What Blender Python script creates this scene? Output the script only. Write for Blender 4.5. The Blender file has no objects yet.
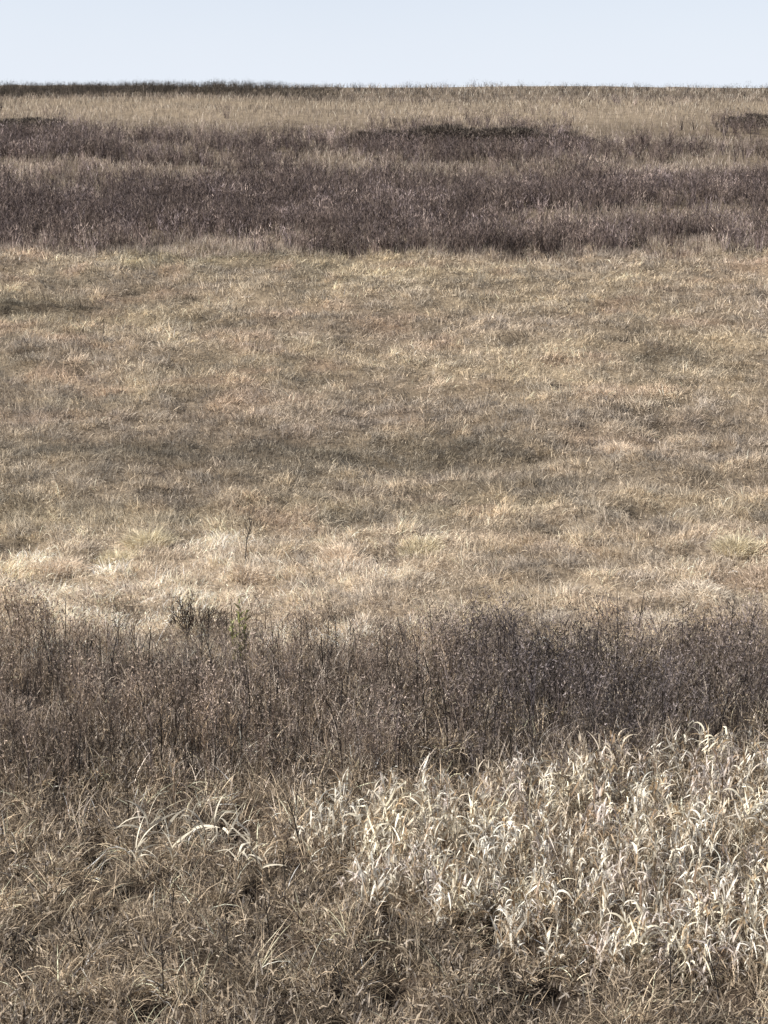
import bpy, math
import numpy as np

rng = np.random.default_rng(7)
scene = bpy.context.scene
C = scene.collection
R = math.radians

# ------------------------------------------------------------------ camera constants
F = 1900.0                       # focal length in pixels
CAMZ = 9.7
EYE = 100.0                      # image row of eye level
PITCH = math.atan((512 - EYE) / F)

# ground line seen down the middle of the view: row -> distance
ROWS = np.array([1200, 1024, 900, 760, 620, 500, 400, 250, 140, 101, 90], float)
DIST = np.array([13.6, 17.0, 20.5, 26.5, 35.0, 46.0, 59.0, 88.0, 132.0, 180.0, 235.0])
ANG = PITCH + np.arctan((ROWS - 512) / F)
PZ = CAMZ - DIST * np.tan(ANG)
PY = np.concatenate([[-400, -60, -12, 0, 4, 9], DIST, [270, 330, 500, 1000, 4000]])
PZZ = np.concatenate([[6.0, 7.5, 8.1, 8.0, 6.9, 3.6], PZ, [PZ[-1] + .2, PZ[-1] - .3, PZ[-1] - 3.5, PZ[-1] - 15, PZ[-1] - 60]])


def pchip(xq, x, y):
    h = np.diff(x); d = np.diff(y) / h
    m = np.zeros_like(x)
    w1 = 2 * h[1:] + h[:-1]; w2 = h[1:] + 2 * h[:-1]
    same = d[:-1] * d[1:] > 0
    with np.errstate(divide='ignore', invalid='ignore'):
        hm = (w1 + w2) / (w1 / d[:-1] + w2 / d[1:])
    m[1:-1] = np.where(same, hm, 0)
    m[0] = d[0]; m[-1] = d[-1]
    i = np.clip(np.searchsorted(x, xq) - 1, 0, len(x) - 2)
    t = np.clip((xq - x[i]) / h[i], 0, 1)
    return ((2*t**3 - 3*t**2 + 1) * y[i] + (t**3 - 2*t**2 + t) * h[i] * m[i]
            + (-2*t**3 + 3*t**2) * y[i+1] + (t**3 - t**2) * h[i] * m[i+1])


# ------------------------------------------------------------------ noise
def vnoise(x, y, seed=0):
    xi = np.floor(x).astype(np.int64); yi = np.floor(y).astype(np.int64)
    fx = x - xi; fy = y - yi
    fx = fx * fx * (3 - 2 * fx); fy = fy * fy * (3 - 2 * fy)

    def h(a, b):
        n = (a * 374761393 + b * 668265263 + seed * 974711) & 0xFFFFFFFF
        n = ((n ^ (n >> 13)) * 1274126177) & 0xFFFFFFFF
        n = n ^ (n >> 16)
        return (n & 0xFFFF) / 65535.0
    a = h(xi, yi); b = h(xi + 1, yi); c = h(xi, yi + 1); d = h(xi + 1, yi + 1)
    return (a * (1 - fx) + b * fx) * (1 - fy) + (c * (1 - fx) + d * fx) * fy


def fbm(x, y, scale, octv=3, seed=0):
    """-1..1 noise with features of about `scale` metres."""
    s = 0; a = 1; tot = 0
    for k in range(octv):
        s = s + a * (vnoise(x / scale * 2**k, y / scale * 2**k, seed + k * 17) * 2 - 1)
        tot += a; a *= .55
    return s / tot


def sstep(a, b, x):
    t = np.clip((x - a) / (b - a), 0, 1)
    return t * t * (3 - 2 * t)


def worley(x, y, cell, seed=0):
    """nearest hummock: distance (cells), direction away from its centre, its own random number"""
    x = np.asarray(x, float) / cell; y = np.asarray(y, float) / cell
    xi = np.floor(x).astype(np.int64); yi = np.floor(y).astype(np.int64)

    def h(p, q, sd):
        n = (p * 374761393 + q * 668265263 + sd * 974711) & 0xFFFFFFFF
        n = ((n ^ (n >> 13)) * 1274126177) & 0xFFFFFFFF
        return ((n ^ (n >> 16)) & 0xFFFF) / 65535.0
    best = np.full(x.shape, 99.0); bx = np.zeros(x.shape); by = np.zeros(x.shape)
    bi = np.zeros(x.shape, np.int64); bj = np.zeros(x.shape, np.int64)
    for i in (-1, 0, 1):
        for j in (-1, 0, 1):
            cx, cy = xi + i, yi + j
            dx = x - cx - h(cx, cy, seed + 1); dy = y - cy - h(cx, cy, seed + 2)
            d = np.hypot(dx, dy) * (.75 + .6 * h(cx, cy, seed + 4))
            m = d < best
            best = np.where(m, d, best); bx = np.where(m, dx, bx); by = np.where(m, dy, by)
            bi = np.where(m, cx, bi); bj = np.where(m, cy, bj)
    bid = h(bi, bj, seed + 3)
    return best, np.arctan2(by, bx), bid


# hollows with thin grass, their earth colour darkened as shade: x, y, radius, depth
def row2y(r):
    return np.interp(-np.asarray(r, float), -ROWS, DIST)


def y2row(y):
    return np.interp(y, DIST, ROWS)


def axial(y, z):
    """distance along the lens axis"""
    return y * math.cos(PITCH) - (z - CAMZ) * math.sin(PITCH)


HOLLOWS = []


def pits(x, y):
    """small hollows between the tussocks, coloured darker as shade, 0..1"""
    f, _, i = worley(x / 1.7, y, 1.9, 271)
    a = (1 - sstep(.12, .30, f)) * (i > .5) * (y > 30) * (y < 105)
    f, _, i = worley(x * 1.1, y / 1.8, .62, 281)
    b = (1 - sstep(.16, .34, f)) * (i > .5) * (y > 12) * (y < 33)
    return np.maximum(a, b)




def gz(x, y):
    x = np.asarray(x, float); y = np.asarray(y, float)
    z = pchip(y, PY, PZZ)
    near = np.clip(y / 60, .0, 1)
    far = np.clip((y - 40) / 120, 0, 1)
    z = z + .09 * fbm(x, y, 1.6, 3, 3) * sstep(7, 10, y) + .16 * fbm(x, y, 6, 2, 5) * (.4 + near)
    z = z + .55 * far * fbm(x, y * .6, 38, 2, 9)
    z = z + .10 * np.clip(1 - worley(x, y, .55, 201)[0], 0, 1) * sstep(8, 11, y) * (1 - sstep(38, 46, y))
    z = z + .16 * np.clip(1 - worley(x, y, 1.15, 211)[0], 0, 1) * sstep(24, 34, y) * (1 - sstep(98, 115, y))
    z = z + .34 * np.clip(1 - worley(x / 1.5, y, 2.9, 215)[0], 0, 1) * sstep(35, 46, y) * (1 - sstep(88, 100, y))
    z = z - .16 * pits(x, y)
    for hx, hy, hr, hd in HOLLOWS:
        z = z - hd * np.exp(-((x - hx)**2 + (y - hy)**2 * .3) / hr**2)
    return z


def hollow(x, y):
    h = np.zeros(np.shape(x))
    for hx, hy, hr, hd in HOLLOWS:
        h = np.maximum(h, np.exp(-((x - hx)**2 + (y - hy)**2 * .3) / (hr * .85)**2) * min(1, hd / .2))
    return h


def pix(px, row):
    """ground point under an image position of the photograph's station"""
    y = row2y(row)
    x = (np.asarray(px, float) - 384) / F * axial(y, pchip(np.atleast_1d(y).astype(float), PY, PZZ).reshape(np.shape(y)))
    return x, y


def to_pix(x, y):
    z = pchip(y, PY, PZZ)
    return 384 + x / axial(y, z) * F, y2row(y)


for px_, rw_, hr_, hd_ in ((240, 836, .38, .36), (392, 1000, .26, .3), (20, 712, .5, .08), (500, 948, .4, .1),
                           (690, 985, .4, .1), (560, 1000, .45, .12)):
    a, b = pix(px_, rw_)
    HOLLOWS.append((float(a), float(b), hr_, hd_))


# ------------------------------------------------------------------ materials
def foliage_mat(name, trans=.3, vary=.25, spec=.25, rough=.65, nscale=9.0):
    m = bpy.data.materials.new(name); m.use_nodes = True
    nt = m.node_tree; N = nt.nodes; L = nt.links
    N.clear()
    out = N.new('ShaderNodeOutputMaterial')
    col = N.new('ShaderNodeAttribute'); col.attribute_name = 'Col'
    oi = N.new('ShaderNodeObjectInfo')
    tc = N.new('ShaderNodeTexCoord')
    no = N.new('ShaderNodeTexNoise'); no.inputs['Scale'].default_value = nscale; no.inputs['Detail'].default_value = 3
    L.new(tc.outputs['Object'], no.inputs['Vector'])
    mr = N.new('ShaderNodeMapRange'); mr.inputs['From Min'].default_value = .3; mr.inputs['From Max'].default_value = .7
    mr.inputs['To Min'].default_value = 1 - vary; mr.inputs['To Max'].default_value = 1 + vary
    L.new(no.outputs['Fac'], mr.inputs['Value'])
    mr2 = N.new('ShaderNodeMapRange'); mr2.inputs['To Min'].default_value = .82; mr2.inputs['To Max'].default_value = 1.18
    L.new(oi.outputs['Random'], mr2.inputs['Value'])
    mu = N.new('ShaderNodeMath'); mu.operation = 'MULTIPLY'
    L.new(mr.outputs[0], mu.inputs[0]); L.new(mr2.outputs[0], mu.inputs[1])
    vm = N.new('ShaderNodeVectorMath'); vm.operation = 'SCALE'
    L.new(col.outputs['Color'], vm.inputs[0]); L.new(mu.outputs[0], vm.inputs['Scale'])
    p = N.new('ShaderNodeBsdfPrincipled'); p.inputs['Roughness'].default_value = rough
    p.inputs['Specular IOR Level'].default_value = spec
    t = N.new('ShaderNodeBsdfTranslucent')
    L.new(vm.outputs[0], p.inputs['Base Color']); L.new(vm.outputs[0], t.inputs['Color'])
    mx = N.new('ShaderNodeMixShader'); mx.inputs[0].default_value = trans
    L.new(p.outputs[0], mx.inputs[1]); L.new(t.outputs[0], mx.inputs[2])
    L.new(mx.outputs[0], out.inputs['Surface'])
    return m


M_GRASS = foliage_mat('dry_grass_blades', .32, .22)
M_PALE = foliage_mat('bleached_leaves', .35, .2, .35, .55, 14)
M_WEED = foliage_mat('dead_weed_stems', .12, .3, .2, .7, 12)
M_GREEN = foliage_mat('green_leaves', .3, .2, .3, .5, 20)


def ground_mat():
    m = bpy.data.materials.new('grass_litter_soil'); m.use_nodes = True
    nt = m.node_tree; N = nt.nodes; L = nt.links
    p = N['Principled BSDF']; p.inputs['Roughness'].default_value = .95; p.inputs['Specular IOR Level'].default_value = .1
    g = N.new('ShaderNodeNewGeometry')
    n1 = N.new('ShaderNodeTexNoise'); n1.inputs['Scale'].default_value = 1.3; n1.inputs['Detail'].default_value = 8
    n1.inputs['Roughness'].default_value = .7
    n2 = N.new('ShaderNodeTexNoise'); n2.inputs['Scale'].default_value = 11; n2.inputs['Detail'].default_value = 6
    mp = N.new('ShaderNodeMapping'); mp.inputs['Scale'].default_value = (1, .5, 1)
    L.new(g.outputs['Position'], mp.inputs['Vector'])
    L.new(mp.outputs[0], n1.inputs['Vector']); L.new(mp.outputs[0], n2.inputs['Vector'])
    at = N.new('ShaderNodeAttribute'); at.attribute_name = 'Col'
    cr = N.new('ShaderNodeValToRGB')
    cr.color_ramp.elements[0].position = .32; cr.color_ramp.elements[0].color = (.3, .27, .24, 1)
    cr.color_ramp.elements[1].position = .7; cr.color_ramp.elements[1].color = (1.25, 1.2, 1.1, 1)
    ad = N.new('ShaderNodeMath'); ad.operation = 'MULTIPLY_ADD'; ad.inputs[1].default_value = .5
    L.new(n2.outputs['Fac'], ad.inputs[0])
    h = N.new('ShaderNodeMath'); h.operation = 'MULTIPLY'; h.inputs[1].default_value = .5
    L.new(n1.outputs['Fac'], h.inputs[0]); L.new(h.outputs[0], ad.inputs[2])
    L.new(ad.outputs[0], cr.inputs['Fac'])
    mx = N.new('ShaderNodeMix'); mx.data_type = 'RGBA'; mx.blend_type = 'MULTIPLY'; mx.inputs['Factor'].default_value = 1
    L.new(at.outputs['Color'], mx.inputs['A']); L.new(cr.outputs['Color'], mx.inputs['B'])
    L.new(mx.outputs['Result'], p.inputs['Base Color'])
    b = N.new('ShaderNodeBump'); b.inputs['Strength'].default_value = .7; b.inputs['Distance'].default_value = .05
    L.new(n2.outputs['Fac'], b.inputs['Height']); L.new(b.outputs[0], p.inputs['Normal'])
    return m


# ------------------------------------------------------------------ mesh building
def link_mesh(name, V, Fq, col, mat, parent=None, smooth=False):
    me = bpy.data.meshes.new(name)
    V = np.ascontiguousarray(V, np.float32); Fq = np.ascontiguousarray(Fq, np.int32)
    nf = len(Fq)
    me.vertices.add(len(V)); me.vertices.foreach_set('co', V.ravel())
    me.loops.add(nf * 4); me.loops.foreach_set('vertex_index', Fq.ravel())
    me.polygons.add(nf)
    me.polygons.foreach_set('loop_start', np.arange(0, nf * 4, 4, dtype=np.int32))
    me.update(calc_edges=True)
    if smooth:
        me.polygons.foreach_set('use_smooth', np.ones(nf, bool))
    a = me.color_attributes.new('Col', 'FLOAT_COLOR', 'POINT')
    c4 = np.ones((len(V), 4), np.float32); c4[:, :3] = np.clip(col, 0.002, .95)
    a.data.foreach_set('color', c4.ravel())
    me.materials.append(mat)
    o = bpy.data.objects.new(name, me)
    C.objects.link(o)
    if parent:
        o.parent = parent
    return o


class MB:
    """collects ribbons and tubes with a colour per vertex"""
    def __init__(s):
        s.V = []; s.F = []; s.C = []; s.n = 0

    def add(s, V, Fq, col):
        s.V.append(np.asarray(V, np.float32)); s.F.append(np.asarray(Fq, np.int64) + s.n)
        s.C.append(np.asarray(col, np.float32)); s.n += len(V)

    def arrays(s):
        return np.concatenate(s.V), np.concatenate(s.F), np.concatenate(s.C)

    def build(s, name, mat, parent=None):
        V, Fq, c = s.arrays()
        return link_mesh(name, V, Fq, c, mat, parent)

    def ribbons(s, root, L, w, az, lean, curl, col, nseg=3, twist=None, power=1.6, basew=.6, kink=None, tipcol=None):
        """blades bending over along their length; every argument may be an array over the blades"""
        root = np.atleast_2d(root); n = len(root)
        bc = lambda v: np.broadcast_to(np.asarray(v, float), (n,)).astype(float)
        L, w, az, lean, curl = map(bc, (L, w, az, lean, curl))
        twist = rng.uniform(0, 2 * np.pi, n) if twist is None else bc(twist)
        col = np.broadcast_to(np.asarray(col, float), (n, 3))
        d = np.stack([np.cos(az), np.sin(az), np.zeros(n)], 1)
        sd = np.stack([-np.sin(az), np.cos(az), np.zeros(n)], 1)
        up = np.array([0, 0, 1.0])
        p = root.astype(float).copy()
        pts = []; 
        for k in range(nseg + 1):
            t = k / nseg
            th = lean + curl * t
            if kink is not None:
                th = th + kink * (t > .45)
            T = d * np.sin(th)[:, None] + up * np.cos(th)[:, None]
            Nn = d * np.cos(th)[:, None] - up * np.sin(th)[:, None]
            W = sd * np.cos(twist)[:, None] + Nn * np.sin(twist)[:, None]
            prof = (basew + (1 - basew) * min(1, t * 3)) * (1 - t**power) + .06
            hw = (w * prof * .5)[:, None]
            pts.append(p - W * hw); pts.append(p + W * hw)
            p = p + T * (L / nseg)[:, None]
        V = np.stack(pts, 1)                                   # n, 2(nseg+1), 3
        m = 2 * (nseg + 1)
        base = (np.arange(n) * m)[:, None, None]
        q = np.array([[2*k, 2*k+1, 2*k+3, 2*k+2] for k in range(nseg)])[None]
        cc = np.repeat(col[:, None, :], m, 1)
        if tipcol is not None:
            tt = np.repeat(np.linspace(0, 1, nseg + 1), 2)[None, :, None]
            cc = cc * (1 - tt) + np.broadcast_to(np.asarray(tipcol, float), (n, 3))[:, None, :] * tt
        s.add(V.reshape(-1, 3), (base + q).reshape(-1, 4), cc.reshape(-1, 3))
        return p

    def tube(s, P, r0, r1, col, sides=5):
        P = np.asarray(P, float); n = len(P)
        T = np.gradient(P, axis=0); T /= np.linalg.norm(T, axis=1)[:, None] + 1e-9
        a = np.cross(T, [0.31, .95, .05]); a /= np.linalg.norm(a, axis=1)[:, None] + 1e-9
        b = np.cross(T, a)
        r = np.linspace(r0, r1, n)[:, None, None]
        ph = np.arange(sides) / sides * 2 * np.pi
        V = P[:, None] + r * (a[:, None] * np.cos(ph)[None, :, None] + b[:, None] * np.sin(ph)[None, :, None])
        f = [[k*sides+j, k*sides+(j+1) % sides, (k+1)*sides+(j+1) % sides, (k+1)*sides+j]
             for k in range(n - 1) for j in range(sides)]
        s.add(V.reshape(-1, 3), np.array(f), np.broadcast_to(np.asarray(col, float), (n * sides, 3)))

    def scatter(s, proto, pos, rot, scale, tint):
        """copies of a plant written into this mesh"""
        V, Fq, c = proto
        n = len(pos); m = len(V)
        cs, sn = np.cos(rot)[:, None], np.sin(rot)[:, None]
        sc = np.broadcast_to(scale, (n,))[:, None]
        X = (V[None, :, 0] * cs - V[None, :, 1] * sn) * sc + pos[:, 0:1]
        Y = (V[None, :, 0] * sn + V[None, :, 1] * cs) * sc + pos[:, 1:2]
        Z = V[None, :, 2] * sc + pos[:, 2:3]
        cc = c[None] * tint[:, None, :]
        s.add(np.stack([X, Y, Z], 2).reshape(-1, 3), (Fq[None] + (np.arange(n) * m)[:, None, None]).reshape(-1, 4), cc.reshape(-1, 3))


def tag(o, label, cat, group=None, kind=None):
    o['label'] = label; o['category'] = cat
    if group: o['group'] = group
    if kind: o['kind'] = kind
    return o


def empty(name, loc=(0, 0, 0), rz=0):
    o = bpy.data.objects.new(name, None); C.objects.link(o)
    o.location = loc; o.rotation_euler = (0, 0, rz); o.empty_display_size = .2
    return o


def copy_tree(o):
    r = o.copy(); C.objects.link(r)
    for ch in o.children:
        c = ch.copy(); C.objects.link(c); c.parent = r
        for g in ch.children:
            d = g.copy(); C.objects.link(d); d.parent = c
    return r


# ------------------------------------------------------------------ what grows where (image-like ground coordinates)
def zones(px, r, x, y):
    """weights of the plant communities at a ground point"""
    w = 26 * fbm(x, y, 3.0, 3, 21) * np.clip((r - 80) / 500, .15, 1)       # ragged borders
    r2 = r + w + 22 * fbm(x, y, 1.3, 2, 23) * (r > 700) * (px < 420)
    px2 = px + 40 * fbm(x, y, 4.0, 2, 31)
    z = {}
    weeds = sstep(660, 672, r2) * (1 - sstep(752 - 20 * (px > 420), 815 - 25 * (px > 420), r2))
    z['weeds'] = weeds
    top = np.interp(px2, [-300, 290, 310, 420, 600, 768, 1100], [1300, 1300, 840, 806, 782, 762, 750])
    bot = np.interp(px2, [300, 330, 480, 620, 768, 1100], [876, 898, 940, 966, 985, 1000])
    z['pale'] = sstep(top - 8, top + 22, r2) * (1 - sstep(bot - 25, bot + 15, r2)) * (px2 > 295)
    z['gold'] = sstep(252, 260, r2) * (1 - sstep(655, 690, r2))
    z['fore'] = sstep(690, 770, r2)
    return z


def golden_colour(px, r, x, y):
    n = len(px)
    A = np.array([.53, .445, .335]); G = np.array([.465, .405, .295]); B = np.array([.455, .38, .31])
    P = np.array([.86, .72, .57]); D = np.array([.13, .118, .095])
    n1 = fbm(x, y, 5, 3, 41)[:, None]; n2 = fbm(x, y, 2.2, 3, 43)[:, None]; n3 = fbm(x, y, 9, 2, 47)[:, None]
    c = A * np.ones((n, 1))
    mixf = lambda c, t, f: c * (1 - f) + t * f
    c = mixf(c, G, np.clip(.35 + n3 * 1.2, 0, .8))
    c = mixf(c, B, np.clip(.25 + n1 * 1.1, 0, .8))
    c = mixf(c, np.array([.58, .44, .335]), np.clip(n2 * 1.8 - .25, 0, .65))
    # greyer from row 400 down to 515, palest just behind the weeds on the left
    c = mixf(c, B * .95, (sstep(390, 430, r) * (1 - sstep(500, 530, r)) * .5)[:, None])
    pk = sstep(535, 568, r + 10 * n1[:, 0]) * (1 - .72 * sstep(350, 520, px))
    c = mixf(c, P, np.clip(pk[:, None] * (.92 + .5 * n2), 0, 1))
    # grey-green streak and ridge shadows painted into the grass colour
    st = 1.1 * np.exp(-((r - 466 - 9 * n1[:, 0]) / 11.5)**2) * sstep(-60, 60, px) * (1 - sstep(430, 600, px)) * .8
    st += np.exp(-((r - 322 - 6 * n1[:, 0]) / 7)**2) * (1 - sstep(60, 130, px)) * .7
    st += np.exp(-((r - 372) / 9)**2) * np.exp(-((px - 655) / 40)**2) * .7
    st += np.exp(-((r - 335) / 7)**2) * np.exp(-((px - 235) / 60)**2) * .45
    c = mixf(c, D, np.clip(st[:, None] * (.8 + .7 * n2), 0, .95))
    c = c * (1 + .2 * fbm(x, y, .8, 2, 51) + .2 * fbm(x, y, 3.2, 2, 53))[:, None]
    return c, st


# ------------------------------------------------------------------ GROUND
def build_ground():
    ys = np.concatenate([np.linspace(-400, -15, 30), np.linspace(-12, 13, 40), np.arange(13.2, 40, .16),
                         np.arange(40, 100, .5), np.arange(100, 250, 1.5), np.linspace(252, 500, 40), np.linspace(520, 4000, 40)])
    u = np.linspace(-1, 1, 241); u = np.sign(u) * (.35 * np.abs(u) + .65 * np.abs(u)**4)
    Y, U = np.meshgrid(ys, u, indexing='ij')
    X = U * (26 + np.abs(Y) * 1.1)
    Z = gz(X.ravel(), Y.ravel()).reshape(X.shape)
    V = np.stack([X, Y, Z], 2).reshape(-1, 3)
    nr, nc = X.shape
    i = np.arange(nr - 1)[:, None] * nc + np.arange(nc - 1)[None]
    Fq = np.stack([i, i + 1, i + nc + 1, i + nc], 2).reshape(-1, 4)
    px, r = to_pix(V[:, 0], V[:, 1])
    c, st = golden_colour(px, r, V[:, 0], V[:, 1])
    brown = np.array([.075, .058, .046])
    f = (1 - sstep(640, 690, r))[:, None] * .6
    col = brown * (1 - f) + c * f * .7
    col = col * (1 - .6 * np.maximum(pits(V[:, 0], V[:, 1]), hollow(V[:, 0], V[:, 1])))[:, None]  # shade of pits and hollows painted into the soil colour
    far = (1 - sstep(235, 262, r))[:, None]
    col = col * (1 - far) + np.array([.17, .14, .11]) * far
    tan = (sstep(100, 106, r) * (1 - sstep(122, 134, r)))[:, None]
    col = col * (1 - tan) + np.array([.27, .225, .175]) * tan
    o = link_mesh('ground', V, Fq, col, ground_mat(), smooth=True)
    tag(o, 'brown earth and flattened dry litter under the grass of the rising field', 'ground', kind='structure')


build_ground()


def cloud(n, rmin, rmax, mx=300, power=1.0):
    """n random ground points spread evenly as seen from the photographer's station, with margins to both sides"""
    r = rng.uniform(rmin, rmax, n)
    px = rng.uniform(-mx, 768 + mx, n)
    y = row2y(r)
    x = (px - 384) / F * axial(y, pchip(y, PY, PZZ))
    return px, r, x, y


def tufted(ntuft, per, rmin, rmax, rad, mx=300):
    px, r, x, y = cloud(ntuft, rmin, rmax, mx)
    k = rng.poisson(per, ntuft) + 1
    i = np.repeat(np.arange(ntuft), k)
    a = rng.uniform(0, 2 * np.pi, len(i)); q = rad * np.sqrt(rng.uniform(0, 1, len(i)))
    sc = (y[i] / 40)**.6
    return i, px[i], r[i], x[i] + np.cos(a) * q * sc, y[i] + np.sin(a) * q * sc, a, q / rad, rng.uniform(0, 1, ntuft)[i]


# ------------------------------------------------------------------ MEADOW (golden dry grass)
def build_meadow():
    i, px, r, x, y, a, q, tv = tufted(105000, 8, 250, 700, .15)
    z = zones(px, r, x, y)
    f1, fa, fid = worley(x, y, 1.15, 211)
    g1, ga, gid = worley(x, y, .5, 231)
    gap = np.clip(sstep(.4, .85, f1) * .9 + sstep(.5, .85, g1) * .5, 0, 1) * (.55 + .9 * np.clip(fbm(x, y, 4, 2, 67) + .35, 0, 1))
    keep = rng.uniform(0, 1, len(x)) < z['gold'] * (1 - np.clip(gap, 0, .75)) * (1 - .6 * pits(x, y))
    i, px, r, x, y, a, q, tv, f1, fa, fid, gid, gap = (v[keep] for v in (i, px, r, x, y, a, q, tv, f1, fa, fid, gid, gap))
    c, st = golden_colour(px, r, x, y)
    n = len(x)
    d = y / 50
    c = c * (1 + .15 * fbm(x / 2.2, y / 2.2, 2.0, 2, 69))[:, None]
    c = c * (.72 + .56 * tv)[:, None] * (.72 + .5 * fid)[:, None] * (.74 + .5 * gid)[:, None] * rng.uniform(.65, 1.3, n)[:, None]
    c = c * (1 - .12 * np.array([0, .35, 1]) * (gid[:, None] - .5) * 2)
    hi = rng.uniform(0, 1, n) < .10
    c[hi] = c[hi] * 1.35 + .02
    lo = rng.uniform(0, 1, n) < .13 + .35 * gap + .5 * pits(x, y)  # more dark blades in gaps and pits, painting in their shade
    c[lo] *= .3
    flow = 2.5 * fbm(x, y, 2.5, 2, 61) + 1.2
    u = rng.uniform(0, 1, n)
    comb = fid * 12.6 + gid * 2
    az = np.where(u < .5, comb + rng.normal(0, .5, n), np.where(u < .7, fa + rng.normal(0, .8, n), a))
    L = (.11 + .27 * rng.uniform(0, 1, n)**1.4) * (.7 + .5 * tv) * (1.25 - .6 * np.clip(f1, 0, 1)) * (1 - .35 * np.clip(st, 0, 1)) * (.8 + .2 * d)
    w = .0108 * d * rng.uniform(.6, 1.6, n)
    lean = rng.uniform(.0, .8, n) + .4 * np.clip(f1, 0, 1)
    curl = rng.uniform(-.2, 2.2, n)
    root = np.stack([x, y, gz(x, y) - .02], 1)
    mb = MB()
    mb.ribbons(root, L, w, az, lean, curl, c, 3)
    # upright seed stalks here and there
    px, r, x, y = cloud(7000, 255, 640)
    keep = fbm(x, y, 3, 2, 71) > -.1
    px, r, x, y = (v[keep] for v in (px, r, x, y))
    c, st = golden_colour(px, r, x, y)
    n = len(x); d = y / 50
    mb.ribbons(np.stack([x, y, gz(x, y)], 1), rng.uniform(.25, .6, n), .007 * d, rng.uniform(0, 6.28, n), rng.uniform(0, .35, n),
               rng.uniform(0, .5, n), c * rng.uniform(.35, 1.3, n)[:, None], 2)
    # short broken thatch between the tufts
    px, r, x, y = cloud(150000, 258, 690)
    keep = (rng.uniform(0, 1, len(x)) < zones(px, r, x, y)['gold'])
    px, r, x, y = (v[keep] for v in (px, r, x, y)); n = len(x); d = y / 50
    c = golden_colour(px, r, x, y)[0] * rng.choice([.35, .6, .9, 1.2], n, p=[.2, .25, .35, .2])[:, None] * rng.uniform(.8, 1.2, (n, 1))
    mb.ribbons(np.stack([x, y, gz(x, y) + rng.uniform(0, .16, n)], 1), rng.uniform(.04, .13, n) * d**.5, .022 * d * rng.uniform(.5, 1.3, n), rng.uniform(0, 6.28, n),
               rng.uniform(0, 1.8, n), rng.uniform(-1, 1.5, n), c, 2)
    # small dark dead herbs added in drifts, standing in for shaded mound fronts
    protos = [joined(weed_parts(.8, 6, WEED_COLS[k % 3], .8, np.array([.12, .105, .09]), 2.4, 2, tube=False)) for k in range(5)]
    px, r, x, y = cloud(26000, 262, 560)
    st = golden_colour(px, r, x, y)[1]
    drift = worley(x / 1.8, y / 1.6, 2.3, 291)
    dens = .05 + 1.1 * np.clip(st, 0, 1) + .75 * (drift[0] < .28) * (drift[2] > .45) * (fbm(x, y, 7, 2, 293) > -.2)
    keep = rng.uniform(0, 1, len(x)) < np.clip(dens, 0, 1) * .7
    px, r, x, y, st = (v[keep] for v in (px, r, x, y, st)); n = len(x)
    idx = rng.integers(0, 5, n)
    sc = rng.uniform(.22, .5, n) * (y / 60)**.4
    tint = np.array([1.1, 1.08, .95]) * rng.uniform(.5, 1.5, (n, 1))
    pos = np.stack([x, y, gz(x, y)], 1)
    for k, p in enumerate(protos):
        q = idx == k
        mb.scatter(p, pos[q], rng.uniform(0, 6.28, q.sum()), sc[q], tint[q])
    o = mb.build('meadow_grass', M_GRASS)
    tag(o, 'golden tan matted dry grass covering the middle of the field', 'grass', kind='stuff')


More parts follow.
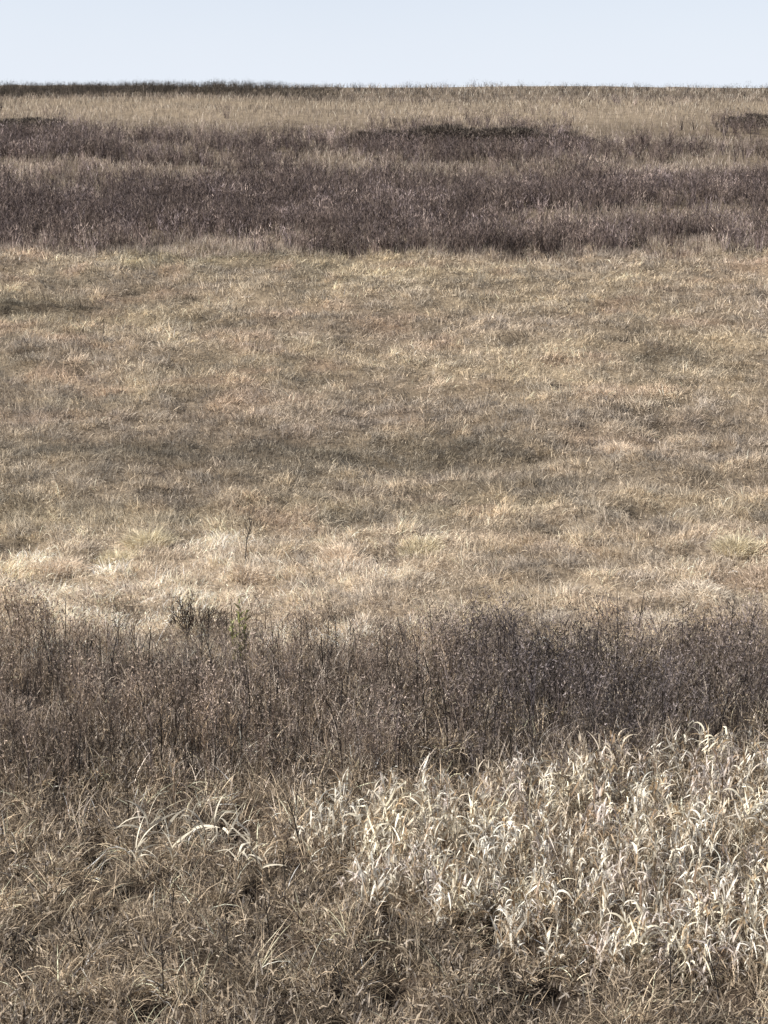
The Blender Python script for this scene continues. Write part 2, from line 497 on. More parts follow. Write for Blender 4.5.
# ------------------------------------------------------------------ FOREGROUND GRASS
def build_fore():
    i, px, r, x, y, a, q, tv = tufted(24000, 12, 640, 1110, .10)
    z = zones(px, r, x, y)
    hol = np.zeros(len(x))
    for hx, hy, hr, hd in HOLLOWS:
        hol = np.maximum(hol, np.exp(-((x - hx)**2 + (y - hy)**2 * .3) / (hr * .85)**2))
    f1, fa, fid = worley(x, y, .55, 201)
    g1, ga, gid = worley(x, y, .24, 221)
    gap = np.clip(sstep(.45, .85, f1) * .95 + sstep(.5, .85, g1) * .5, 0, .97)
    keep = rng.uniform(0, 1, len(x)) < np.clip(z['fore'] + .35, 0, 1) * (1 - .93 * hol) * (1 - gap) * (1 - .93 * pits(x, y))
    i, px, r, x, y, a, q, tv, hol, f1, fa, fid, gid, gap = (v[keep] for v in (i, px, r, x, y, a, q, tv, hol, f1, fa, fid, gid, gap))
    n = len(x); d = y / 20
    n1 = fbm(x, y, 1.4, 3, 81)[:, None]; n2 = fbm(x, y, .6, 2, 83)[:, None]
    A = np.array([.50, .395, .28]); B = np.array([.66, .53, .385]); D = np.array([.15, .118, .093])
    c = A * np.ones((n, 1))
    f = np.clip(.3 + n1 * 1.3, 0, 1); c = c * (1 - f) + B * f
    f = np.clip(-n2 * 1.4 - .1, 0, .8); c = c * (1 - f) + D * f
    c = c * (.6 + .8 * tv)[:, None] * (.42 + 1.1 * fid)[:, None] * (1 + .35 * fbm(x, y / 1.5, 1.7, 2, 88))[:, None] * (.7 + .6 * gid)[:, None] * rng.uniform(.6, 1.35, n)[:, None]
    hi = rng.uniform(0, 1, n) < .09
    c[hi] = c[hi] * 1.8 + .08
    lo = rng.uniform(0, 1, n) < .25 + .3 * gap  # extra dark blades paint shade into the gaps
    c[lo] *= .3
    flow = 3 * fbm(x, y, 1.6, 2, 85)
    u = rng.uniform(0, 1, n)
    comb = fid * 18.9
    az = np.where(u < .55, comb + rng.normal(0, .45, n), np.where(u < .7, fa + rng.normal(0, .8, n), a))
    L = (.10 + .40 * rng.uniform(0, 1, n)**2) * (1 + .35 * n1[:, 0]) * (1 - .85 * hol) * (.75 + .5 * tv) * (1.25 - .55 * np.clip(f1, 0, 1))
    mb = MB()
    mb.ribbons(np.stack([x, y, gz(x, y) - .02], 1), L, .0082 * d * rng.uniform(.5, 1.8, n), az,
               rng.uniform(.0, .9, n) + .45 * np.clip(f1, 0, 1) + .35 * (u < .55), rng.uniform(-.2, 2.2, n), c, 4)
    # short broken scraps and curled dead leaves in the tangle
    px, r, x, y = cloud(120000, 690, 1100)
    keep = rng.uniform(0, 1, len(x)) < (1 - .8 * pits(x, y)) * (1 - hollow(x, y)) * (.5 + .8 * fbm(x, y, .7, 2, 89))
    px, r, x, y = (v[keep] for v in (px, r, x, y)); n = len(x)
    pal = np.array([[.38, .31, .235], [.19, .15, .115], [.52, .44, .35], [.31, .27, .235], [.09, .07, .055]])
    cc = pal[rng.choice(5, n, p=[.34, .22, .16, .16, .12])] * rng.uniform(.6, 1.35, (n, 1))
    mb.ribbons(np.stack([x, y, gz(x, y) + rng.uniform(0, .2, n)], 1), rng.uniform(.05, .16, n), .02 * rng.uniform(.5, 1.4, n), rng.uniform(0, 6.28, n),
               rng.uniform(.0, 1.7, n), rng.uniform(-1, 1.8, n), cc, 2)
    # loose bleached straws lying over the tangle
    px, r, x, y = cloud(2600, 760, 1100)
    n = len(x)
    keep = fbm(x, y, 1.2, 2, 87) > -.05
    px, r, x, y = (v[keep] for v in (px, r, x, y)); n = len(x)
    mb.ribbons(np.stack([x, y, gz(x, y) + .02], 1), rng.uniform(.25, .6, n), .0085 * rng.uniform(.6, 1.3, n), rng.uniform(0, 6.28, n),
               rng.uniform(.2, 1.0, n), rng.uniform(.2, 1.3, n), np.array([.5, .43, .33]) * rng.uniform(.6, 1.25, (n, 1)), 4)
    o = mb.build('brown_grass', M_GRASS)
    tag(o, 'tangled brown dry grass at the foot of the weeds and in front', 'grass', kind='stuff')


# ------------------------------------------------------------------ weeds
WEED_COLS = [np.array([.105, .085, .072]), np.array([.15, .125, .1]), np.array([.105, .092, .09]), np.array([.2, .165, .125])]


def weed_parts(h, nbr, col, fine, seed_col, wscale=1.0, tw=4, tube=True):
    """a dead forb: stem, side twigs, dried flower heads"""
    st, br, hd = MB(), MB(), MB()
    n = 6
    bend = rng.normal(0, .05, 2)
    t = np.linspace(0, 1, n)
    P = np.stack([bend[0] * h * t**2 * 2 + rng.normal(0, .006, n) * t, bend[1] * h * t**2 * 2 + rng.normal(0, .006, n) * t, h * t], 1)
    P[0, :2] = 0
    if tube:
        st.tube(P, .0058 * wscale, .0028 * wscale, col * .8, 4)
    else:
        st.ribbons(P[:1], h, .011 * wscale, rng.uniform(0, 6), .05, .1, col * .8, 3, twist=rng.uniform(-.5, .5))
    tb = np.sort(rng.uniform(.25, .98, nbr))
    r0 = np.stack([np.interp(tb, t, P[:, k]) for k in range(3)], 1)
    az = np.arange(nbr) * 2.4 + rng.normal(0, .4, nbr)
    bl = h * (.34 - .2 * tb) * rng.uniform(.7, 1.3, nbr) + .05
    e = br.ribbons(r0, bl, .0062 * wscale, az, rng.uniform(.45, .85, nbr), rng.uniform(-.5, -.1, nbr), col * rng.uniform(.7, 1.2, (nbr, 1)), 2, power=4)
    # fine twigs along the branches
    k = np.repeat(np.arange(nbr), tw)
    u = rng.uniform(.25, 1, len(k))[:, None]
    p = r0[k] * (1 - u) + e[k] * u
    e2 = br.ribbons(p, rng.uniform(.05, .13, len(k)), .0042 * wscale, az[k] + rng.normal(0, .9, len(k)), rng.uniform(.1, .9, len(k)),
                    rng.uniform(-.5, .5, len(k)), col * rng.uniform(.7, 1.5, (len(k), 1)), 1, power=4)
    # curled dead leaves and flower heads
    tips = np.concatenate([e, e2, P[-1:]])
    kk = rng.integers(0, len(tips), int(len(tips) * fine))
    hd.ribbons(tips[kk] + rng.normal(0, .008, (len(kk), 3)), rng.uniform(.02, .055, len(kk)), .013 * wscale * rng.uniform(.5, 1.4, len(kk)),
               rng.uniform(0, 6.28, len(kk)), rng.uniform(0, 1.9, len(kk)), rng.uniform(0, 1.5, len(kk)),
               seed_col * rng.uniform(.6, 1.5, (len(kk), 1)), 1, power=2)
    return st, br, hd


def joined(mbs):
    m = MB()
    for b in mbs:
        for V, Fq, c in [b.arrays()]:
            m.add(V, Fq, c)
    return m.arrays()


def weed_tint(px, r, x, y):
    """purplish grey to the right, warmer brown to the left"""
    n = len(px)
    f = np.clip(sstep(330, 560, px) * .8 + .5 * fbm(x, y, 2.5, 2, 91), 0, 1)[:, None]
    warm = np.array([1.16, 1.06, .97]); cool = np.array([.74, .73, .80])
    g1, ga, gid = worley(x, y, .55, 241)
    return (warm * (1 - f) + cool * f) * rng.uniform(.5, 1.5, n)[:, None] * (.4 + 1.35 * gid)[:, None]


def build_thicket():
    protos = [joined(weed_parts(rng.uniform(.65, .95), 9, WEED_COLS[k % 4], 1.5,
                                np.array([.15, .128, .113]) if k % 3 else np.array([.19, .165, .15]), 1.5, 3, tube=False)) for k in range(10)]
    px, r, x, y = cloud(13000, 640, 840)
    z = zones(px, r, x, y)
    g1, ga, gid = worley(x, y, .9, 251)
    keep = rng.uniform(0, 1, len(x)) < z['weeds'] * (.7 + .6 * fbm(x, y, 1.5, 2, 95)) * (.62 + .38 * sstep(300, 480, px)) * (1 - .9 * sstep(.42, .75, g1)) + .03 * (r < 850)
    px, r, x, y = (v[keep] for v in (px, r, x, y))
    g1k, _, gid = worley(x, y, .9, 251)
    tint = weed_tint(px, r, x, y)
    pos = np.stack([x, y, gz(x, y)], 1)
    sc = rng.uniform(.45, 1.1, len(x)) * (.75 + .5 * gid) * (1.1 - .35 * g1k) * (1 + .4 * fbm(x, y, 1.6, 2, 97))
    idx = rng.integers(0, len(protos), len(x))
    mb = MB()
    for k, p in enumerate(protos):
        s = idx == k
        mb.scatter(p, pos[s], rng.uniform(0, 6.28, s.sum()), sc[s], tint[s])
    # pale grass threaded between the weeds
    px, r, x, y = cloud(26000, 648, 850)
    n = len(x)
    z = zones(px, r, x, y)
    keep = rng.uniform(0, 1, n) < (z['weeds'] * .9 + .1) * (1 - hollow(x, y))
    px, r, x, y = (v[keep] for v in (px, r, x, y)); n = len(x)
    c = np.array([.29, .245, .205]) * rng.uniform(.35, 1.4, (n, 1)) * (.5 + 1.3 * worley(x, y, .5, 261)[2])[:, None]
    hi = rng.uniform(0, 1, n) < .06 + .3 * (worley(x, y, .7, 263)[2] > .72) * sstep(700, 560, px); c[hi] = c[hi] * 1.5 + .08
    mb.ribbons(np.stack([x, y, gz(x, y)], 1), rng.uniform(.25, .65, n), .011 * rng.uniform(.6, 1.5, n), rng.uniform(0, 6.28, n),
               rng.uniform(.05, .5, n), rng.uniform(0, 1.4, n), c, 3)
    o = mb.build('weed_thicket', M_WEED)
    tag(o, 'dense band of dead grey brown weeds and grass across the field', 'weeds', kind='stuff')


def build_weed_things():
    """the weeds that stand clear enough to be told apart"""
    protos = []
    for k in range(9):
        t = empty('dead_weed')
        s, b, h = weed_parts(rng.uniform(.9, 1.15), 6 + k % 4, WEED_COLS[k % 3] * .34, .6, np.array([.085, .07, .062]), 2.3, 2)
        s.build('stem', M_WEED, t); b.build('twig_sprays', M_WEED, t); h.build('heads_and_dry_leaves', M_WEED, t)
        protos.append(t)
    used = set()

    def put(px, r, sc, label, group, k=None):
        k = int(rng.integers(0, len(protos))) if k is None else k
        o = copy_tree(protos[k]) if k in used else protos[k]
        used.add(k)
        x, y = pix(px, r)
        o.location = (float(x), float(y), float(gz(x, y)) - .01)
        o.rotation_euler = (rng.normal(0, .05), rng.normal(0, .05), rng.uniform(0, 6.28)); o.scale = (sc, sc, sc * rng.uniform(.9, 1.1))
        tag(o, label, 'weed', group)
        return o
    # dark band
    n = 0; tries = 0
    pts = []
    while n < 190 and tries < 6000:
        tries += 1
        px, r = rng.uniform(-10, 778), rng.uniform(655, 800)
        x, y = pix(px, r)
        z = zones(np.array([px]), np.array([r]), np.array([x]), np.array([y]))
        if z['weeds'][0] < .3 or any(abs(px - a) < 11 and abs(r - b) < 9 for a, b in pts):
            continue
        pts.append((px, r)); n += 1
        if px > 400:
            put(px, r, rng.uniform(.6, 1.05), 'dark purplish dead weed standing upright in the right half of the weed band', 'dark weeds in the right of the band')
        else:
            put(px, r, rng.uniform(.6, 1.0), 'brown dead weed standing upright in the left half of the weed band', 'brown weeds in the left of the band')
    # single ones further forward and behind
    for px, r in ((85, 985), (163, 1005), (270, 960), (172, 930), (230, 985), (48, 915), (15, 1000), (300, 860), (325, 830), (130, 880),
                  (285, 915), (720, 1012), (670, 1008), (345, 1005), (440, 1000)):
        put(px, r, rng.uniform(.5, .8), 'thin dark dead stalk standing in the tangled brown grass at the front', 'dark stalks in the front grass')
    put(246, 582, 1.15, 'lone thin dark stalk standing in the pale grass behind the weeds', None)
    put(313, 600, .6, 'short dark stalk in pale grass beside the peach coloured patch', None)
    for px, r in ((104, 352), (40, 345), (158, 344)):
        put(px, r, .7, 'small dark dead weed in the dark streak at the left of the meadow', 'weeds in the left streak of the meadow')


# ------------------------------------------------------------------ pale broad leaved grass
def pale_parts(h, nst, nl, spread=.09, hue=np.ones(3)):
    """several upright stems with long bleached leaves folding over"""
    st, lf = MB(), MB()
    for j in range(nst):
        bx, by = rng.normal(0, spread, 2)
        hh = h * rng.uniform(.65, 1.1)
        ba = rng.uniform(0, 6.28); lean = rng.uniform(.0, .28)
        t = np.linspace(0, 1, 5)
        P = np.stack([bx + np.cos(ba) * lean * hh * t**1.5, by + np.sin(ba) * lean * hh * t**1.5, hh * t], 1)
        st.tube(P, .0045, .0022, np.array([.5, .41, .29]) * rng.uniform(.7, 1.2), 4)
        tb = np.sort(rng.uniform(.2, 1.0, nl))
        r0 = np.stack([np.interp(tb, t, P[:, k]) for k in range(3)], 1)
        az = np.where(np.arange(nl) % 2, ba, ba + np.pi) + rng.normal(0, .9, nl)
        base = np.array([.84, .78, .66])[None] * rng.uniform(.5, 1.15, (nl, 1))
        wh = rng.uniform(0, 1, nl) < .35
        base[wh] = np.array([.84, .79, .70]) * rng.uniform(.85, 1.05, (wh.sum(), 1))
        br = rng.uniform(0, 1, nl) < .2
        base[br] = np.array([.40, .30, .2])
        base = base * hue
        m_ = 3                                              # thin side stalks and broken straws
        st.ribbons(np.repeat(P[1:2], m_, 0), rng.uniform(.2, .5, m_), .006, rng.uniform(0, 6.28, m_), rng.uniform(.1, .6, m_), rng.uniform(0, 1.6, m_),
                   np.array([.5, .42, .31]) * rng.uniform(.6, 1.2, (m_, 1)), 4, kink=rng.choice([0, 0, 1.3], m_))
        tip = base * rng.uniform(.55, 1.1, (nl, 1))
        kind = rng.uniform(0, 1, nl)
        L = rng.uniform(.10, .30, nl)
        hang, arc = kind < .40, (kind >= .40) & (kind < .68)
        lean_l = np.where(hang, rng.uniform(2.1, 2.9, nl), np.where(arc, rng.uniform(.2, .9, nl), rng.uniform(.05, .7, nl)))
        curl = np.where(hang, rng.uniform(-.2, .8, nl), np.where(arc, rng.uniform(1.2, 2.6, nl), rng.uniform(-.7, .8, nl)))
        kink = np.where(~hang & ~arc & (rng.uniform(0, 1, nl) < .6), rng.uniform(1.4, 2.5, nl), 0)
        lf.ribbons(r0, L, rng.uniform(.009, .032, nl), az, lean_l, curl, base, 5, twist=rng.normal(0, 1.1, nl), power=2.2, basew=.75, kink=kink, tipcol=tip)
    return st, lf


def build_pale():
    protos = []
    for k in range(14):
        t = empty('pale_grass_plant')
        hue = [np.ones(3), np.array([.8, .74, .68]), np.array([1.1, 1.12, 1.16]), np.array([.86, .82, .86]), np.array([1.1, 1.08, 1.0])][k % 5]
        s, l = pale_parts(rng.uniform(.5, .72) * (1.15 if k % 4 == 0 else 1), int(rng.integers(4, 7)), int(rng.integers(12, 17)), hue=hue)
        s.build('stem', M_PALE, t); l.build('leaves', M_PALE, t)
        protos.append(t)
    arrs = [joined(pale_parts(rng.uniform(.5, .72), 4, 13)) for k in range(8)]
    used = set(); pts = []; n = 0; tries = 0
    outp = []
    while tries < 30000 and (n < 290 or tries < 9000):
        tries += 1
        px, r = rng.uniform(-280, 1050), rng.uniform(755, 1010)
        x, y = pix(px, r)
        z = zones(np.array([px]), np.array([r]), np.array([x]), np.array([y]))['pale'][0]
        dens = (.4 + .6 * sstep(340, 620, px)) * (.85 + 1.7 * float(fbm(np.array([x]), np.array([y]), 1.1, 2, 111)[0]))
        if rng.uniform() > z * dens:
            continue
        inside = -15 < px < 783
        if any(abs(px - a) < 12 and abs(r - b) < 9 for a, b in pts):
            continue
        if inside and n >= 290:
            continue
        pts.append((px, r))
        sc = rng.uniform(.7, 1.1) * (1.2 if r < 800 and rng.uniform() < .4 else 1)
        if not inside:
            outp.append((x, y, sc)); continue
        n += 1
        k = int(rng.integers(0, len(protos)))
        o = copy_tree(protos[k]) if k in used else protos[k]
        used.add(k)
        o.location = (float(x), float(y), float(gz(x, y)) - .01)
        o.rotation_euler = (rng.normal(0, .08), rng.normal(0, .08), rng.uniform(0, 6.28)); o.scale = (sc, sc, sc)
        tag(o, 'bleached broad-leaved grass plant with folded leaves in the pale stand at lower right', 'grass plant', 'pale grass plants in the lower right stand')
    outp = np.array(outp)
    mb = MB()
    idx = rng.integers(0, len(arrs), len(outp))
    for k, p in enumerate(arrs):
        q = outp[idx == k]
        if len(q):
            mb.scatter(p, np.stack([q[:, 0], q[:, 1], gz(q[:, 0], q[:, 1])], 1), rng.uniform(0, 6.28, len(q)), q[:, 2], np.ones((len(q), 3)))
    # thin brown-gold grass under the stand
    px, r, x, y = cloud(24000, 750, 1020)
    z = zones(px, r, x, y)
    keep = rng.uniform(0, 1, len(x)) < z['pale']
    px, r, x, y = (v[keep] for v in (px, r, x, y)); m = len(x)
    c = np.array([.27, .21, .15]) * rng.uniform(.3, 1.4, (m, 1))
    mb.ribbons(np.stack([x, y, gz(x, y)], 1), rng.uniform(.25, .6, m), .009 * rng.uniform(.6, 1.5, m), rng.uniform(0, 6.28, m),
               rng.uniform(.05, .5, m), rng.uniform(.1, 1.5, m), c, 4)
    o = mb.build('stand_undergrowth', M_PALE)
    tag(o, 'thin straw coloured grass growing between the pale broad-leaved plants', 'grass', kind='stuff')
    # loose plants at the left with long arching leaves
    lefts = [(148, 862, ''), (166, 846, ''), (190, 852, ''), (214, 846, ''), (228, 862, ''), (250, 876, ''), (136, 884, ''), (172, 880, ''),
             (205, 878, ''), (238, 888, ''), (262, 894, '')]
    for j, (px, r, _) in enumerate(lefts):
        t = empty('pale_grass_plant')
        st, lf = MB(), MB()
        hh = rng.uniform(.3, .58)
        P = np.array([[0, 0, 0], [.01, 0, hh * .5], [.02, .01, hh]])
        st.tube(P, .005, .003, np.array([.4, .3, .2]), 4)
        nl = 7
        r0 = np.stack([np.full(nl, .01), np.zeros(nl), hh * rng.uniform(.4, 1, nl)], 1)
        az = rng.uniform(-1.1, 1.1, nl) + np.where(rng.uniform(0, 1, nl) < .5, 0, np.pi)
        lf.ribbons(r0, rng.uniform(.16, .5, nl), rng.uniform(.018, .038, nl), az, rng.uniform(.1, 1.2, nl), rng.uniform(.1, 1.7, nl),
                   np.array([.82, .75, .61]) * rng.uniform(.6, 1.1, (nl, 1)), 6, twist=rng.normal(0, .9, nl), power=2.4, basew=.7, kink=np.where(rng.uniform(0, 1, nl) < .4, rng.uniform(.6, 1.6, nl), 0))
        st.build('stem', M_PALE, t); lf.build('leaves', M_PALE, t)
        x, y = pix(px, r)
        t.location = (float(x), float(y), float(gz(x, y)))
        tag(t, 'pale grass plant with long arching leaves beside the dark hollow left of the stand', 'grass plant', 'arching pale plants left of the stand')


# ------------------------------------------------------------------ single plants and tussocks
def build_singles():
    # dark dead bush
    x, y = pix(188, 646); z = float(gz(x, y))
    t = empty('dead_bush', (float(x), float(y), z))
    dk = np.array([.045, .034, .027])
    s, b = MB(), MB()
    for j in range(6):
        a = j * 1.05 + rng.normal(0, .3); ln = rng.uniform(.1, .35); hh = rng.uniform(.5, .95) * (1.0 if j else 1.1)
        tt = np.linspace(0, 1, 6)
        P = np.stack([np.cos(a) * ln * tt**1.3, np.sin(a) * ln * tt**1.3, hh * tt], 1) + rng.normal(0, .008, (6, 3))
        P[0] = 0
        s.tube(P, .011, .004, dk, 5)
        for q in range(11):
            u = rng.uniform(.2, 1); p0 = np.array([[np.interp(u, tt, P[:, k]) for k in range(3)]])
            e = b.ribbons(p0, rng.uniform(.1, .25), .013, rng.uniform(0, 6.28), rng.uniform(.3, .9), rng.uniform(-.4, .4), dk * rng.uniform(.7, 1.6), 2, power=3)
            b.ribbons(np.repeat(e, 3, 0), rng.uniform(.04, .1, 3), .02, rng.uniform(0, 6.28, 3), rng.uniform(.2, 1.8, 3), .8, dk * 1.3, 1)
    n = 900
    aa = rng.uniform(0, 6.28, n); qq = .42 * np.sqrt(rng.uniform(0, 1, n))
    b.ribbons(np.stack([np.cos(aa) * qq * 1.3 + .2, np.sin(aa) * qq, .25 + rng.uniform(0, .42, n) * (1 - qq)], 1), rng.uniform(.06, .2, n), .012, aa,
              rng.uniform(0, 1.2, n), rng.uniform(-.3, 1, n), dk * rng.uniform(.7, 2.2, (n, 1)), 2)
    s.build('branch', M_WEED, t); b.build('twigs', M_WEED, t)
    tag(t, 'dark almost black dead bush at the edge of the pale grass and weeds', 'bush')
    # green weed
    x, y = pix(240, 672); z = float(gz(x, y))
    t = empty('green_weed', (float(x), float(y), z))
    s, b = MB(), MB()
    gcol = np.array([.19, .195, .075])
    s.tube([[-.09, 0, .015], [0, 0, .02], [.09, 0, .015]], .014, .012, np.array([.13, .12, .06]), 5)
    for j in range(3):
        hh = (1.3, 1.0, .85)[j]; ox = (0, .06, -.07)[j]
        tt = np.linspace(0, 1, 5)
        P = np.stack([ox * (1 + tt), .02 * tt, hh * tt], 1)
        s.tube(P, .011, .005, np.array([.15, .15, .06]), 5)
        nl = 44
        u = rng.uniform(.1, 1, nl)
        b.ribbons(np.stack([np.interp(u, tt, P[:, k]) for k in range(3)], 1), rng.uniform(.07, .18, nl), .036, rng.uniform(0, 6.28, nl),
                  rng.uniform(.2, .9, nl), rng.uniform(0, 1, nl), gcol * rng.uniform(.6, 1.5, (nl, 1)), 3)
    s.build('stem', M_GREEN, t); b.build('leaves', M_GREEN, t)
    tag(t, 'slender olive green weed standing right of the dark dead bush', 'weed')
    # mounded tussocks in the pale strip behind the weeds
    tus = [(150, 562, .62, .5, 'tall straw coloured tussock arching over the pale grass at the left', 0),
           (118, 572, .5, .42, 'smaller straw tussock leaning on the left side of the tall one', 0),
           (60, 585, .7, .36, 'broad low peach coloured tussock near the left edge of the field', 1),
           (420, 565, .55, .38, 'pale tussock near the middle of the strip behind the weeds', 0),
           (345, 575, .6, .38, 'peach coloured tussock left of the pale middle tussock', 1),
           (735, 572, .55, .45, 'straw tussock near the right edge of the field', 0),
           (700, 610, .6, .36, 'pale grey tussock in front of the right straw tussock', 2),
           (655, 640, .55, .35, 'pale tussock right behind the purple weeds', 2),
           (250, 592, .55, .36, 'peach tussock behind the lone thin dark stalk', 1),
           (620, 462, .7, .4, 'orange tan round tussock alone in the grey part of the meadow', 1)]
    for px, r, rad, ht, lab, kc in tus:
        x, y = pix(px, r); x, y = float(x), float(y)
        n = int(1300 * rad)
        a = rng.uniform(0, 6.28, n); q = rad * .85 * rng.uniform(0, 1, n)**.6
        lx, ly = np.cos(a) * q, np.sin(a) * q
        bc = [np.array([.82, .72, .52]), np.array([.88, .73, .57]), np.array([.78, .69, .57])][kc]
        c = bc * rng.uniform(.6, 1.1, (n, 1))
        mb = MB()
        z0 = float(gz(x, y))
        mb.ribbons(np.stack([lx, ly, gz(x + lx, y + ly) - z0], 1), ht * rng.uniform(.4, 1.35, n) * (1.1 - .6 * q / rad), .014 * rng.uniform(.6, 1.4, n), a + rng.normal(0, .9, n),
                   .1 + .5 * q / rad, rng.uniform(.4, 2.2, n), c, 4)
        o = mb.build('grass_tussock', M_GRASS)
        o.location = (x, y, z0)
        tag(o, lab, 'tussock')


# ------------------------------------------------------------------ far side of the field
def build_far():
    DK = [np.array([.085, .063, .055]), np.array([.115, .088, .075]), np.array([.08, .062, .06])]

    def scrub_proto(col, h=1.0):
        m = MB()
        n = 13
        a = rng.uniform(0, 6.28, n)
        e = m.ribbons(np.stack([np.cos(a) * .08, np.sin(a) * .08, np.zeros(n)], 1), h * rng.uniform(.45, .9, n), .03, a, rng.uniform(0, .4, n),
                      rng.uniform(-.2, .5, n), col * rng.uniform(.6, 1.5, (n, 1)), 2, power=2.5)
        k = np.repeat(np.arange(n), 3)
        m.ribbons(e[k] - np.array([0, 0, 1]) * rng.uniform(.05, .5, (len(k), 1)) * h, rng.uniform(.1, .28, len(k)), .034, rng.uniform(0, 6.28, len(k)),
                  rng.uniform(.2, 1.1, len(k)), 0, col * rng.uniform(.6, 1.8, (len(k), 1)), 1)
        return m.arrays()
    protos = [scrub_proto(DK[k % 3], rng.uniform(.75, 1.1)) for k in range(9)]
    px, r, x, y = cloud(36000, 89, 264, 250)
    w = fbm(x, y, 12, 3, 121); w2 = fbm(x / 1.8, y, 5, 3, 123); fine = fbm(x, y, 3, 2, 125)
    rr = r + (8 * w + 5 * fbm(x, y, 3.5, 2, 139)) * np.clip((r - 90) / 100, .1, 1)

    def bump(c, s): return np.exp(-((rr - c) / s)**2)
    up = sstep(136, 146, rr) * (1 - sstep(180, 196, rr))
    low = sstep(180, 200, rr) * (1 - sstep(250, 268, rr))
    clump = worley(x / 1.5, y, 3.0, 133)
    dens = up * (.36 + 1.25 * w2) + low * (.78 + .7 * w2)
    dens *= 1 - .55 * (clump[2] > .62) * sstep(560, 700, px) - .25 * (clump[2] > .7)
    dens -= bump(188 - 8 * (px > 300), 9) * np.clip(.75 + 1.1 * fbm(x, y, 6, 2, 135), 0, 1.1) * (.3 + .7 * sstep(60, 340, px)) * (1 - .5 * sstep(640, 768, px))
    dens -= bump(234, 10) * .95 * np.exp(-((px - 570) / 100)**2)
    dens -= bump(250, 9) * .7 * np.exp(-((px - 230) / 110)**2)
    dens -= bump(205, 9) * .55 * np.exp(-((px - 70) / 80)**2)
    dens += bump(219, 13) * .35 * (1 - sstep(560, 700, px))
    dens += bump(158, 6) * .3
    dens += bump(133, 6) * .9 * sstep(690, 750, px) + bump(141, 6) * .9 * (1 - sstep(80, 130, px))
    dens = np.where(r > 112, dens, 0)
    dens += bump(98, 5) * (1.0 - .95 * sstep(260, 380, px)) + bump(96, 5.5) * 1.1 * sstep(280, 400, px) * (.7 + w2) + bump(112, 9) * .5 * np.clip(fbm(x, y, 10, 2, 137) * 2.2 - .2, 0, 1)
    dens += bump(139, 7) * np.exp(-(np.clip(np.abs(px - 470) - 80, 0, None) / 20)**2) * .8
    keep = rng.uniform(0, 1, len(x)) < dens
    P = [v[keep] for v in (px, r, x, y, fine)]
    px_, r_, x_, y_, f_ = P
    d = (y_ / 110)**.7
    tint = np.ones((len(x_), 3)) * rng.uniform(.55, 1.5, (len(x_), 1))
    cl = worley(x_ / 1.6, y_, 2.0, 143)[2]
    pale = rng.uniform(0, 1, len(x_)) < np.where(cl > .7, .42, .05)
    tint[pale] *= np.array([2.7, 2.8, 2.85])
    crest = ((1 - sstep(100, 112, r_)))[:, None]
    tint = tint * (1 - crest) + tint * np.array([.75, .8, .72]) * crest
    sc = rng.uniform(.6, 1.15, len(x_)) * (1 + .25 * f_)
    sc = np.where(r_ < 112, sc * .7, sc)
    pos = np.stack([x_, y_, gz(x_, y_)], 1)
    idx = rng.integers(0, 9, len(x_))
    mb = MB()
    for k, p in enumerate(protos):
        s = idx == k
        mb.scatter(p, pos[s], rng.uniform(0, 6.28, s.sum()), sc[s], tint[s])
    o = mb.build('brown_scrub', M_WEED)
    tag(o, 'dark purplish brown scrub in bands across the far slope', 'scrub', kind='stuff')
    # dark brush along the crest
    n = 2200
    r = rng.uniform(92.0, 99.5, n); px = rng.uniform(-300, 350, n) - 20 * rng.uniform(0, 1, n)
    y = row2y(r); x = (px - 384) / F * axial(y, pchip(y, PY, PZZ))
    bm_ = MB()
    idx = rng.integers(0, 9, n)
    sc = rng.uniform(.65, .95, n) * (1 - .45 * sstep(230, 350, px))
    for k, p in enumerate(protos):
        q = idx == k
        bm_.scatter(p, np.stack([x, y, gz(x, y)], 1)[q], rng.uniform(0, 6.28, q.sum()), sc[q], np.array([.55, .58, .5]) * rng.uniform(.6, 1.4, (q.sum(), 1)))
    tag(bm_.build('crest_brush', M_WEED), 'low dark olive brown brush along the skyline at the left', 'brush', kind='stuff')
    # pale grass between and in front
    px, r, x, y = cloud(210000, 89, 266, 250)
    w = fbm(x, y, 12, 3, 121); w2 = fbm(x / 1.8, y, 5, 3, 123)
    rr = r + (8 * w + 5 * fbm(x, y, 3.5, 2, 139)) * np.clip((r - 90) / 100, .1, 1)
    dens = .42 - .6 * w2 + .3 * fbm(x, y, 2.4, 2, 127)
    dens += bump2(rr, 112, 14) * .8 + bump2(rr, 186, 11) * .45 + bump2(rr, 234, 11) * .8 * np.exp(-((px - 570) / 120)**2)
    dens += bump2(rr, 250, 9) * .7 + bump2(rr, 205, 9) * .6 * np.exp(-((px - 60) / 90)**2)
    dens -= bump2(rr, 98, 4) * .6 * (1 - sstep(260, 380, px))
    dens -= bump2(rr, 215, 13) * .35 * (1 - sstep(560, 700, px))
    keep = rng.uniform(0, 1, len(x)) < np.clip(dens, .05, 1)
    px, r, x, y, w2 = (v[keep] for v in (px, r, x, y, w2)); n = len(x)
    tan = bump2(r, 113, 13)[:, None]
    c = (np.array([.42, .345, .29]) * (1 - tan) + np.array([.34, .28, .215]) * tan) * rng.uniform(.5, 1.4, (n, 1)) * (.65 + .7 * worley(x, y, 2.2, 129)[2])[:, None]
    hi = rng.uniform(0, 1, n) < .06 + .2 * (px > 330) * (r < 100); c[hi] = np.array([.7, .64, .54]) * rng.uniform(.8, 1.1, (hi.sum(), 1))
    d = y / 100
    m2 = MB()
